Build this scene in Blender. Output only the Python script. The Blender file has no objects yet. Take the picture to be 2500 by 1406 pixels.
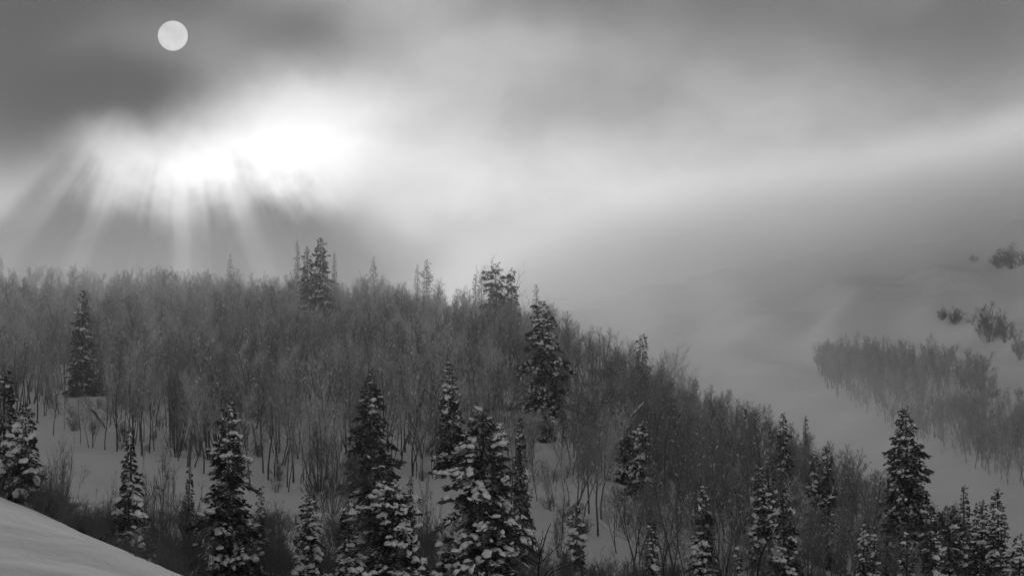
import bpy, math, random
import numpy as np
from mathutils import Vector, Matrix

random.seed(7)
RNG = np.random.default_rng(7)
scene = bpy.context.scene
col = scene.collection

# ----------------------------------------------------------------------------
# CAMERA  (telephoto: the sun's disc gives the field of view, about 18 degrees)
# ----------------------------------------------------------------------------
HFOV = math.radians(18.15)
PITCH = math.radians(7.15)
FOC = 1250.0 / math.tan(HFOV / 2)            # focal length in photo pixels
cam_d = bpy.data.cameras.new("camera")
cam_d.sensor_width = 36.0
cam_d.angle = HFOV
cam_d.clip_start = 0.5
cam_d.clip_end = 6000.0
cam = bpy.data.objects.new("camera", cam_d)
cam.location = (0, 0, 0)
cam.rotation_euler = (math.radians(90) + PITCH, 0, 0)
col.objects.link(cam)
scene.camera = cam
CP, SP = math.cos(PITCH), math.sin(PITCH)


def ray(px, py):
    a, b = (px - 1250.0) / FOC, (703.0 - py) / FOC
    return np.array([a, CP - SP * b, SP + CP * b])


def at(px, py, d):
    """world point seen at photo pixel (px, py) at ground distance d"""
    r = ray(px, py)
    return r * (d / r[1])


def project(X, Y, Z):
    zc = Y * CP + Z * SP
    yc = -Y * SP + Z * CP
    return 1250.0 + FOC * X / zc, 703.0 - FOC * yc / zc


# ----------------------------------------------------------------------------
# SKY, SUN, EXPOSURE
# ----------------------------------------------------------------------------
SUN = ray(422, 88)
SUN = SUN / np.linalg.norm(SUN)
SUN_EL = math.asin(SUN[2])
SUN_AZ = math.atan2(SUN[0], SUN[1])          # clockwise from +Y

vs = scene.view_settings
vs.view_transform = 'Standard'
vs.look = 'None'
vs.exposure = 0.7
vs.gamma = 1.0
vs.use_curve_mapping = False
scene.render.film_transparent = False
scene.cycles.volume_bounces = 4
scene.cycles.max_bounces = 8
scene.cycles.diffuse_bounces = 3
scene.cycles.use_denoising = True
scene.cycles.use_adaptive_sampling = True
scene.cycles.adaptive_threshold = 0.03
scene.cycles.volume_max_steps = 64

sun_d = bpy.data.lights.new("sun", 'SUN')
sun_d.energy = 0.35
sun_d.angle = math.radians(10)
sun_d.color = (1.0, 1.0, 1.0)
sun = bpy.data.objects.new("sun", sun_d)
sun.rotation_euler = Vector(SUN).to_track_quat('Z', 'Y').to_euler()
col.objects.link(sun)


class NT:
    """small helper for building node trees"""
    def __init__(self, tree):
        self.t = tree

    def n(self, kind, **kw):
        nd = self.t.nodes.new(kind)
        for k, v in kw.items():
            setattr(nd, k, v)
        return nd

    def put(self, sock, v):
        if v is None:
            return
        if isinstance(v, bpy.types.NodeSocket):
            self.t.links.new(v, sock)
        else:
            sock.default_value = v

    def m(self, op, a, b=None, c=None, clamp=False):
        nd = self.n('ShaderNodeMath', operation=op)
        nd.use_clamp = clamp
        for i, v in enumerate((a, b, c)):
            self.put(nd.inputs[i], v)
        return nd.outputs[0]

    def v(self, op, a, b=None, c=None):
        nd = self.n('ShaderNodeVectorMath', operation=op)
        for i, x in enumerate((a, b, c)):
            self.put(nd.inputs[i], x)
        return nd.outputs['Value'] if op in ('LENGTH', 'DOT_PRODUCT', 'DISTANCE') else nd.outputs['Vector']

    def ss(self, x, a, b, lo=0.0, hi=1.0):
        nd = self.n('ShaderNodeMapRange', interpolation_type='SMOOTHSTEP')
        for s, v in zip(nd.inputs, (x, a, b, lo, hi)):
            self.put(s, v)
        return nd.outputs[0]

    def noise(self, vec, scale, detail=3.0, rough=0.5, dim='3D', w=None):
        nd = self.n('ShaderNodeTexNoise', noise_dimensions=dim)
        if vec is not None:
            self.put(nd.inputs['Vector'], vec)
        if w is not None:
            self.put(nd.inputs['W'], w)
        nd.inputs['Scale'].default_value = scale
        nd.inputs['Detail'].default_value = detail
        nd.inputs['Roughness'].default_value = rough
        return nd.outputs[0]


def lin(s):
    s = np.asarray(s, float) / 255.0
    return np.where(s <= 0.04045, s / 12.92, ((s + 0.055) / 1.055) ** 2.4)


# cloud brightness as it is spread over the sky, degrees of azimuth / elevation
# in steps of one photo pixel (0.0073 degrees); smooth lobes are fitted to it
SKY_X = [0, 200, 400, 600, 800, 1000, 1300, 1600, 1900, 2200, 2500]
SKY_Y = [0, 100, 200, 300, 400, 480, 560, 640]
SKY_V = [[100, 106, 116, 135, 150, 172, 154, 142, 133, 128, 122],
         [99, 106, 120, 134, 150, 180, 172, 157, 145, 138, 130],
         [100, 110, 128, 185, 205, 198, 184, 172, 163, 156, 144],
         [116, 138, 178, 228, 250, 222, 198, 184, 177, 172, 162],
         [150, 188, 238, 254, 252, 234, 214, 201, 189, 176, 154],
         [192, 205, 234, 244, 240, 230, 210, 194, 182, 166, 144],
         [198, 206, 222, 228, 224, 216, 198, 182, 172, 158, 136],
         [180, 188, 196, 202, 198, 190, 184, 174, 164, 150, 130]]
SKY_ADD = np.array([[-0.089, -0.064, -0.106, -0.008, 0.032, -0.059, -0.057, -0.071, -0.025, -0.057, -0.029],
                    [-0.092, -0.100, 0.000, -0.164, -0.140, 0.071, -0.065, -0.030, -0.084, -0.014, -0.032],
                    [-0.095, -0.056, -0.123, 0.132, -0.106, -0.042, -0.068, 0.057, -0.084, -0.007, -0.080],
                    [-0.087, -0.230, -0.182, -0.085, 0.075, -0.053, -0.136, -0.058, 0.000, 0.000, 0.000],
                    [-0.063, 0.119, 0.200, 0.274, 0.072, -0.003, 0.018, -0.003, 0.000, 0.000, 0.000],
                    [0.000, 0.000, 0.000, 0.000, 0.000, 0.000, 0.000, 0.000, 0.000, 0.000, 0.000],
                    [0.000, 0.000, 0.000, 0.000, 0.000, 0.000, 0.000, 0.000, 0.000, 0.000, 0.000],
                    [0.000, 0.000, 0.000, 0.000, 0.000, 0.000, 0.000, 0.000, 0.000, 0.000, 0.000]])
FLOOR_TOP, FLOOR_LOW = 0.07, 0.85


def build_world():
    w = bpy.data.worlds.new("World")
    scene.world = w
    w.use_nodes = True
    t = w.node_tree
    t.nodes.clear()
    N = NT(t)
    out = N.n('ShaderNodeOutputWorld')
    d = N.n('ShaderNodeTexCoord').outputs['Generated']
    sep = N.n('ShaderNodeSeparateXYZ')
    N.put(sep.inputs[0], d)
    az = N.m('ARCTAN2', sep.outputs[0], sep.outputs[1])
    el = N.m('ARCSINE', sep.outputs[2])
    k = math.tan(HFOV / 2) * 2 / 2500
    u = N.m('MULTIPLY_ADD', az, 1 / k, 1250)
    v = N.m('MULTIPLY_ADD', el, -1 / k, 703 + PITCH / k)
    uv = N.n('ShaderNodeCombineXYZ')
    N.put(uv.inputs[0], u)
    N.put(uv.inputs[1], v)
    uv = uv.outputs[0]
    # wind-drawn billows: warp the lobes with noise
    nz = N.n('ShaderNodeTexNoise', noise_dimensions='2D')
    N.put(nz.inputs['Vector'], uv)
    nz.inputs['Scale'].default_value = 0.0030
    nz.inputs['Detail'].default_value = 4.0
    nz.inputs['Roughness'].default_value = 0.52
    off = N.v('MULTIPLY_ADD', nz.outputs['Color'], (150, 110, 0), (-75, -55, 0))
    uvw = N.v('ADD', uv, off)
    # lobes on a regular grid, amplitudes by least squares
    gx = [0, 190, 380, 570, 760, 1000, 1350, 1750, 2150, 2500]
    gy = np.linspace(0, 640, 6)
    sy = 118.0
    wid = dict(zip(gx, [190, 190, 190, 190, 215, 290, 370, 390, 380, 360]))
    pts = [(x, y) for y in SKY_Y for x in SKY_X]
    tgt = (lin(SKY_V) / 2 ** vs.exposure + SKY_ADD).ravel()
    tgt = tgt - np.array([FLOOR_TOP + FLOOR_LOW * math.exp(-(math.sin(PITCH + (703 - py) * k) / 0.18) ** 2) for px, py in pts])
    cs = [(x, y) for y in gy for x in gx]
    A = np.array([[math.exp(-((px - cx) / wid[cx]) ** 2 - ((py - cy) / sy) ** 2) for cx, cy in cs] for px, py in pts])
    lam = 0.15
    amp = np.linalg.solve(A.T @ A + lam * np.eye(len(cs)), A.T @ tgt)
    # the overcast is lighter all round the horizon than overhead
    dot = N.v('DOT_PRODUCT', N.v('NORMALIZE', d), tuple(SUN))
    zn = N.m('MULTIPLY', sep.outputs[2], 1 / 0.18)
    fl = N.m('POWER', 0.36788, N.m('MULTIPLY', zn, zn))
    acc = N.m('MULTIPLY_ADD', fl, FLOOR_LOW, FLOOR_TOP)
    for (cx, cy), a in zip(cs, amp):
        sx = wid[cx]
        q = N.v('MULTIPLY_ADD', uvw, (1 / sx, 1 / sy, 0), (-cx / sx, -cy / sy, 0))
        e = N.m('POWER', 0.36788, N.v('DOT_PRODUCT', q, q))
        acc = N.m('MULTIPLY_ADD', e, float(a), acc)
    # shafts: a hidden ridge's shade below the glow, painted into the sky brightness
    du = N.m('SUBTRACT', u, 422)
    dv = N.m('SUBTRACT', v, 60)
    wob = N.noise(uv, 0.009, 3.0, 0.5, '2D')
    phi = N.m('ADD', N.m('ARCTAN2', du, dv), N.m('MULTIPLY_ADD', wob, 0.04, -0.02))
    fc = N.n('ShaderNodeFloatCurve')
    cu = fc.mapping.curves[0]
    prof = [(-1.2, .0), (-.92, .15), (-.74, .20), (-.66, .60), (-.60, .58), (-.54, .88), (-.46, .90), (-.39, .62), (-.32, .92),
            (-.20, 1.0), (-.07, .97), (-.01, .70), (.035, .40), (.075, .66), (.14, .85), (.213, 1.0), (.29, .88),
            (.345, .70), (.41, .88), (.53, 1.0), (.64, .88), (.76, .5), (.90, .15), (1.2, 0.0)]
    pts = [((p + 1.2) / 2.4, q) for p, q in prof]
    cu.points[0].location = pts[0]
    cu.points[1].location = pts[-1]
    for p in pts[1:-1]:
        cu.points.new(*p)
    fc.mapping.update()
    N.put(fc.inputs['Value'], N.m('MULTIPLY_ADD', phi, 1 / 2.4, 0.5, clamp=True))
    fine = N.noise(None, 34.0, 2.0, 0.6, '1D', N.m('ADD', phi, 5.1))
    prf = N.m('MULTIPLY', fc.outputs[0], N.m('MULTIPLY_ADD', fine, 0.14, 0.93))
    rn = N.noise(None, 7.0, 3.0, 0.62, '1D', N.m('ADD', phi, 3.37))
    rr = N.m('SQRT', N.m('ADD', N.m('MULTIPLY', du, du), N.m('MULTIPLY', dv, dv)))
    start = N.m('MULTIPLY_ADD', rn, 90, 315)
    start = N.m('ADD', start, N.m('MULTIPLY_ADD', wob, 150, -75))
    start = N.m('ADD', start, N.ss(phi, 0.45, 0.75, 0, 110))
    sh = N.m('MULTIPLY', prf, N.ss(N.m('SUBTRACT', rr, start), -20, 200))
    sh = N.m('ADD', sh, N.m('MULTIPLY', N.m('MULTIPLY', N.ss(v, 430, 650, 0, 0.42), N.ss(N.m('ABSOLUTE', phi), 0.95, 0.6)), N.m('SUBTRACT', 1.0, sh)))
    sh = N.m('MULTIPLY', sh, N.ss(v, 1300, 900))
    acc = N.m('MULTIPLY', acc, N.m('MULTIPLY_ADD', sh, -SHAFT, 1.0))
    # fine cloud texture
    fn = N.noise(N.v('ADD', N.v('MULTIPLY', uv, (1.0, 1.7, 1.0)), N.v('MULTIPLY', nz.outputs['Color'], (260, 260, 0))), 0.0030, 8.0, 0.56, '2D')
    acc = N.m('MULTIPLY', acc, N.m('MULTIPLY_ADD', fn, 0.52, 0.74))
    acc = N.m('SMOOTH_MAX', acc, 0.03, 0.14)
    # the sun's disc seen through thin cloud
    r = math.radians(0.265)
    disc = N.ss(dot, math.cos(r * 1.012), math.cos(r * 0.975))
    dn = N.noise(uv, 0.03, 2.0, 0.5, '2D')
    acc = N.m('MULTIPLY_ADD', disc, N.m('MULTIPLY_ADD', dn, 0.15, SUN_DISC), acc)
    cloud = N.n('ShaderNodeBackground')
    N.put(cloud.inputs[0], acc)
    # thin daylight above the cloud deck (the photograph is black and white)
    sky = N.n('ShaderNodeTexSky', sky_type='NISHITA')
    sky.sun_disc = False
    sky.sun_elevation = SUN_EL
    sky.sun_rotation = SUN_AZ
    bw = N.n('ShaderNodeRGBToBW')
    N.put(bw.inputs[0], sky.outputs[0])
    day = N.n('ShaderNodeBackground')
    N.put(day.inputs[0], bw.outputs[0])
    day.inputs[1].default_value = 0.05
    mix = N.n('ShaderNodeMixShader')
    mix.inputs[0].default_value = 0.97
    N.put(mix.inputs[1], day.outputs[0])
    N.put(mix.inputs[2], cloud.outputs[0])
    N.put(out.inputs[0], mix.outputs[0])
    w.cycles.sampling_method = 'MANUAL'
    w.cycles.sample_map_resolution = 1024


SUN_DISC = 0.20
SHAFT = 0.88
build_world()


# ----------------------------------------------------------------------------
# helpers
# ----------------------------------------------------------------------------
def mesh_obj(name, verts, faces, mats, parent=None, smooth=False, mat_idx=None, link=True):
    me = bpy.data.meshes.new(name)
    me.from_pydata(np.asarray(verts).tolist(), [], faces if isinstance(faces, list) else faces.tolist())
    for m in (mats if isinstance(mats, (list, tuple)) else [mats]):
        me.materials.append(m)
    if mat_idx is not None:
        me.polygons.foreach_set("material_index", mat_idx)
    if smooth:
        me.polygons.foreach_set("use_smooth", [True] * len(me.polygons))
    me.update()
    ob = bpy.data.objects.new(name, me)
    if link:
        col.objects.link(ob)
    if parent is not None:
        ob.parent = parent
    return ob


def empty(name, loc, rz=0.0, s=1.0):
    o = bpy.data.objects.new(name, None)
    o.empty_display_size = 0.5
    o.location = tuple(float(q) for q in loc)
    o.rotation_euler = (0, 0, rz)
    o.scale = (s, s, s) if np.isscalar(s) else s
    col.objects.link(o)
    return o


def tag(o, label, cat=None, group=None, kind=None):
    o["label"] = label
    if cat:
        o["category"] = cat
    if group:
        o["group"] = group
    if kind:
        o["kind"] = kind
    return o


def material(name, base, var=0.3, scale=3.0, rough=0.85, bump=0.0, detail=4.0, per_object=0.0, frost=0.0):
    mt = bpy.data.materials.new(name)
    mt.use_nodes = True
    t = mt.node_tree
    N = NT(t)
    bs = t.nodes['Principled BSDF']
    tc = N.n('ShaderNodeTexCoord').outputs['Object']
    nz = N.noise(tc, scale, detail, 0.6)
    val = N.m('MULTIPLY', base, N.m('MULTIPLY_ADD', nz, 2 * var, 1.0 - var))
    if per_object:
        rnd = N.n('ShaderNodeObjectInfo').outputs['Random']
        val = N.m('MULTIPLY', val, N.m('MULTIPLY_ADD', rnd, 2 * per_object, 1.0 - per_object))
    if frost:
        nr = N.n('ShaderNodeSeparateXYZ')
        N.put(nr.inputs[0], N.n('ShaderNodeNewGeometry').outputs['True Normal'])
        up = N.ss(N.m('ABSOLUTE', nr.outputs[2]), 0.35, 0.8)
        pt = N.ss(N.noise(tc, 1.1, 3.0, 0.6), 0.62 - 0.35 * frost, 0.78 - 0.3 * frost)
        fr = N.m('MULTIPLY', N.m('MULTIPLY', up, pt), min(1.0, frost * 1.6))
        val = N.m('ADD', N.m('MULTIPLY', val, N.m('SUBTRACT', 1.0, fr)), N.m('MULTIPLY', fr, 0.75))
    cc = N.n('ShaderNodeCombineColor')
    for i in range(3):
        N.put(cc.inputs[i], val)
    N.put(bs.inputs['Base Color'], cc.outputs[0])
    bs.inputs['Roughness'].default_value = rough
    bs.inputs['Specular IOR Level'].default_value = 0.15
    if bump:
        b = N.n('ShaderNodeBump')
        b.inputs['Strength'].default_value = bump
        b.inputs['Distance'].default_value = 0.2
        N.put(b.inputs['Height'], nz)
        N.put(bs.inputs['Normal'], b.outputs[0])
    return mt


M_NEEDLE = material("fir_needles", 0.045, 0.45, 1.6, 0.8, per_object=0.25, frost=0.55)
M_FIRBARK = material("fir_bark", 0.06, 0.4, 4.0)
M_BARK = material("aspen_bark", 0.085, 0.45, 2.5, per_object=0.5, frost=0.55)
M_TWIG = material("bare_twigs", 0.31, 0.3, 1.2, per_object=0.6, frost=0.5)
M_DARKTWIG = material("dark_bare_twigs", 0.15, 0.3, 1.2, per_object=0.55, frost=0.4)
M_SHRUB = material("shrub_stems", 0.11, 0.3, 2.0, per_object=0.3, frost=0.25)
M_SNOWLOAD = material("branch_snow", 0.80, 0.06, 2.5, 0.75, bump=0.25)
M_DARKSTEM = material("dark_sapling_bark", 0.018, 0.4, 9.0)


def snow_ground_material():
    mt = bpy.data.materials.new("snow_cover")
    mt.use_nodes = True
    t = mt.node_tree
    N = NT(t)
    bs = t.nodes['Principled BSDF']
    pos = N.n('ShaderNodeNewGeometry').outputs['Position']
    drift = N.noise(N.v('MULTIPLY', pos, (0.5, 0.16, 0.4)), 0.5, 5.0, 0.55)
    fine = N.noise(N.v('MULTIPLY', pos, (1.0, 0.5, 1.0)), 1.7, 4.0, 0.6)
    big = N.noise(pos, 0.03, 3.0, 0.5)
    wav = N.n('ShaderNodeTexWave', wave_type='BANDS', bands_direction='Y')
    N.put(wav.inputs['Vector'], N.v('MULTIPLY', pos, (0.35, 0.2, 0.25)))
    wav.inputs['Scale'].default_value = 0.14
    wav.inputs['Distortion'].default_value = 9.0
    wav.inputs['Detail'].default_value = 4.0
    h = N.m('ADD', N.m('MULTIPLY', drift, 0.7), N.m('MULTIPLY', fine, 0.12))
    h = N.m('ADD', h, N.m('MULTIPLY', wav.outputs['Fac'], 0.10))
    val = N.m('ADD', N.m('MULTIPLY', big, 0.06), N.m('MULTIPLY_ADD', fine, 0.05, 0.73))
    cc = N.n('ShaderNodeCombineColor')
    for i in range(3):
        N.put(cc.inputs[i], val)
    N.put(bs.inputs['Base Color'], cc.outputs[0])
    bs.inputs['Roughness'].default_value = 0.8
    bs.inputs['Specular IOR Level'].default_value = 0.1
    b = N.n('ShaderNodeBump')
    b.inputs['Strength'].default_value = 0.6
    b.inputs['Distance'].default_value = 0.9
    N.put(b.inputs['Height'], h)
    N.put(bs.inputs['Normal'], b.outputs[0])
    return mt


# ----------------------------------------------------------------------------
# TERRAIN
# ----------------------------------------------------------------------------
def sp(x, w):                                  # soft plus
    return w * np.logaddexp(0, x / w)


def smax(a, b, w):
    return b + sp(a - b, w)


# far slope: thin plate spline through surveyed points (pixel, pixel, distance)
C_PTS = [(2500, 1270, 470), (2150, 1075, 610), (1850, 925, 750), (1740, 850, 880), (2500, 1000, 640), (2500, 800, 800), (2500, 600, 960),
         (2000, 720, 960), (1500, 760, 1060), (2000, 590, 1250), (2500, 500, 1300), (1500, 700, 1350), (1250, 800, 1100)]
_c = np.array([at(*p) for p in C_PTS] + [[-110, 900, 50], [-110, 1400, 110], [-350, 1000, 30], [400, 900, 150], [400, 1500, 290], [0, 1650, 195],
                                         [200, 400, 30], [350, 300, 20], [60, 250, -25]])


def _tps(r):
    return np.where(r > 0, r * r * np.log(np.maximum(r, 1e-9)), 0.0)


_n = len(_c)
_K = _tps(np.hypot(_c[:, None, 0] - _c[None, :, 0], _c[:, None, 1] - _c[None, :, 1]) / 300.0) + np.eye(_n) * 0.02
_P = np.c_[np.ones(_n), _c[:, :2] / 300.0]
_S = np.linalg.solve(np.block([[_K, _P], [_P.T, np.zeros((3, 3))]]), np.r_[_c[:, 2], 0, 0, 0])


def far_slope(X, Y):
    z = _S[_n] + _S[_n + 1] * X / 300.0 + _S[_n + 2] * Y / 300.0
    for i in range(_n):
        z = z + _S[i] * _tps(np.hypot(X - _c[i, 0], Y - _c[i, 1]) / 300.0)
    return z


CREST_X = [-400, -160, -102, -68, -32, 3.6, 31, 46, 60, 80, 140]
CREST_Y = [690, 655, 640, 632, 620, 560, 480, 405, 345, 300, 240]
_w = [(RNG.uniform(-1, 1), RNG.uniform(-1, 1), RNG.uniform(0, 6.28)) for _ in range(40)]


def bumps(X, Y, wl, k0, n):
    z = 0
    for a, b, ph in _w[k0:k0 + n]:
        l = math.hypot(a, b) + 0.3
        z = z + np.sin((a / l * X + b / l * Y) * 6.283 / wl * (0.7 + 0.6 * abs(a)) + ph)
    return z / math.sqrt(n)


def crest_y(X):
    return np.interp(X, CREST_X, CREST_Y)


def terrain(X, Y):
    X = np.asarray(X, float)
    Y = np.asarray(Y, float)
    # near snow shoulder, dropping off behind its edge
    A = -4.97 - 0.233 * X + 0.0565 * Y
    s = ((X + 24) * 40 + (Y - 150) * 12.6) / 41.9
    A = A - 0.42 * sp(s - 2.5, 2.5) + 0.22 * bumps(X, Y, 26, 0, 6) + 0.15 * bumps(X, Y, 9, 8, 6) + 0.05 * bumps(X, Y, 3.6, 14, 8)
    A = np.minimum(A, 26)
    # wooded hill
    B = 15.2 + 0.17 * (Y - 280) - 0.37 * sp(X - 5, 8) + 0.02 * sp(-X - 60, 20)
    B = B - 0.62 * sp(Y - crest_y(X), 9)
    B = B + 0.7 * bumps(X, Y, 60, 6, 8) + 0.28 * bumps(X, Y, 17, 14, 8)
    B = np.maximum(B, -60)
    C = far_slope(X, Y) + 1.6 * bumps(X, Y, 95, 22, 8) + 1.5 * np.sin(X * 0.21 + 1.6 * np.sin(Y * 0.017) + 0.8 * bumps(X, Y, 60, 3, 5)) * np.clip((Y - 620) / 200, 0, 1) + 0.9 * bumps(X, Y * 0.6, 24, 30, 8) + 0.5 * bumps(X * 0.6, Y, 11, 20, 9) * (0.5 + 0.5 * np.sin(X * 0.05 + Y * 0.03))
    cap = 168 + 0.02 * (Y - 1250) + 0.05 * np.clip(X - 60, -100, 200)      # rounded top of the far mountain
    C = cap - sp(cap - C, 10.0)
    z = smax(smax(A, B, 1.0), C, 3.0)
    return smax(z, np.full_like(z, -2.0) - 0.0 * Y, 0.8)


def tz(X, Y):
    return float(terrain(np.array([X]), np.array([Y]))[0])


def build_ground():
    ys = np.concatenate([np.linspace(-60, 60, 13), 60 + np.cumsum(np.linspace(1.2, 1.9, 330)), []])
    ys = np.concatenate([ys, np.linspace(ys[-1] + 4, 1700, 220)])
    xs = np.concatenate([np.linspace(-420, -140, 30), np.linspace(-137, 215, 220), np.linspace(220, 420, 34)])
    X, Y = np.meshgrid(xs, ys)
    Z = terrain(X, Y)
    nx, ny = len(xs), len(ys)
    v = np.c_[X.ravel(), Y.ravel(), Z.ravel()]
    i = np.arange(nx * ny).reshape(ny, nx)
    f = np.stack([i[:-1, :-1], i[:-1, 1:], i[1:, 1:], i[1:, :-1]], -1).reshape(-1, 4)
    g = mesh_obj("snow_ground", v, f, snow_ground_material(), smooth=True)
    tag(g, "smooth windblown snow covering the hillside, the meadow and the far slope", kind="structure")
    return g


build_ground()


# ----------------------------------------------------------------------------
# low level shape collectors
# ----------------------------------------------------------------------------
class Geo:
    def __init__(self):
        self.v, self.f, self.n = [], [], 0

    def add(self, verts, faces):
        verts = np.asarray(verts, float)
        self.v.append(verts)
        self.f.extend([[i + self.n for i in q] for q in faces])
        self.n += len(verts)

    def add_np(self, verts, faces):
        self.v.append(np.asarray(verts, float))
        self.f.extend((np.asarray(faces) + self.n).tolist())
        self.n += len(verts)

    def tube(self, pts, rad, k=5, cap=True):
        pts = np.asarray(pts, float)
        n = len(pts)
        tang = np.gradient(pts, axis=0)
        tang /= np.linalg.norm(tang, axis=1)[:, None] + 1e-9
        ref = np.array([0.31, 0.95, 0.11])
        a = np.cross(tang, ref)
        a /= np.linalg.norm(a, axis=1)[:, None] + 1e-9
        b = np.cross(tang, a)
        ang = np.arange(k) * 2 * math.pi / k
        ring = (a[:, None] * np.cos(ang)[None, :, None] + b[:, None] * np.sin(ang)[None, :, None]) * np.asarray(rad)[:, None, None] + pts[:, None]
        v = ring.reshape(-1, 3)
        f = []
        for i in range(n - 1):
            for j in range(k):
                f.append([i * k + j, i * k + (j + 1) % k, (i + 1) * k + (j + 1) % k, (i + 1) * k + j])
        if cap:
            f.append([(n - 1) * k + j for j in range(k)])
            f.append([j for j in range(k)][::-1])
        self.add(v, f)

    def spikes(self, p0, p1, r):
        """many tapering three-sided twigs at once; p0, p1 (n,3), r (n,)"""
        p0, p1 = np.asarray(p0, float), np.asarray(p1, float)
        if len(p0) == 0:
            return
        r = np.asarray(r)[:, None]
        t = p1 - p0
        t /= np.linalg.norm(t, axis=1)[:, None] + 1e-9
        a = np.cross(t, [0.31, 0.52, 0.79])
        a /= np.linalg.norm(a, axis=1)[:, None] + 1e-9
        b = np.cross(t, a)
        v = np.stack([p0 + a * r, p0 + (-0.5 * a + 0.866 * b) * r, p0 + (-0.5 * a - 0.866 * b) * r, p1], 1).reshape(-1, 3)
        base = (np.arange(len(p0)) * 4)[:, None, None]
        f = (np.array([[0, 1, 3], [1, 2, 3], [2, 0, 3]])[None] + base).reshape(-1, 3)
        self.add_np(v, f)

    def obj(self, name, mat, parent=None, smooth=False):
        return mesh_obj(name, np.concatenate(self.v), self.f, mat, parent, smooth)

    def data(self, name, mat, smooth=False):
        o = mesh_obj(name, np.concatenate(self.v), self.f, mat, None, smooth, link=False)
        me = o.data
        bpy.data.objects.remove(o)
        return me


def _ico():
    import bmesh
    bm = bmesh.new()
    bmesh.ops.create_icosphere(bm, subdivisions=2, radius=1.0)
    v = np.array([q.co[:] for q in bm.verts])
    f = np.array([[q.index for q in fc.verts] for fc in bm.faces])
    bm.free()
    bm = bmesh.new()
    bmesh.ops.create_icosphere(bm, subdivisions=1, radius=1.0)
    v1 = np.array([q.co[:] for q in bm.verts])
    f1 = np.array([[q.index for q in fc.verts] for fc in bm.faces])
    bm.free()
    return (v, f), (v1, f1)


ICO2, ICO1 = _ico()


def snow_lumps(geo, cen, ax, size, rng, fine=True):
    """lumpy snow pads: centres (n,3), long-axis dirs (n,3), sizes (n,3)"""
    if len(cen) == 0:
        return
    V, F = ICO2 if fine else ICO1
    cen, ax, size = np.asarray(cen), np.asarray(ax), np.asarray(size)
    n = len(cen)
    ax = ax / (np.linalg.norm(ax, axis=1)[:, None] + 1e-9)
    up = np.array([0, 0, 1.0]) - ax * ax[:, 2:3]
    up /= np.linalg.norm(up, axis=1)[:, None] + 1e-9
    sd = np.cross(up, ax)
    nz = 1 + 0.5 * (rng.random((n, len(V))) - 0.5)
    k = rng.normal(size=(n, 2, 3)) * 2.2
    nz = nz + 0.24 * np.sin(V @ k[:, 0].T + 1.0).T + 0.15 * np.sin(V @ k[:, 1].T * 1.7).T
    L = V[None] * nz[..., None]
    L[..., 2] = np.where(L[..., 2] < 0, L[..., 2] * 0.45, L[..., 2])
    P = cen[:, None] + L[..., 0:1] * ax[:, None] * size[:, None, 0:1] + L[..., 1:2] * sd[:, None] * size[:, None, 1:2] + L[..., 2:3] * up[:, None] * size[:, None, 2:3]
    f = (F[None] + (np.arange(n) * len(V))[:, None, None]).reshape(-1, 3)
    geo.add_np(P.reshape(-1, 3), f)


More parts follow.
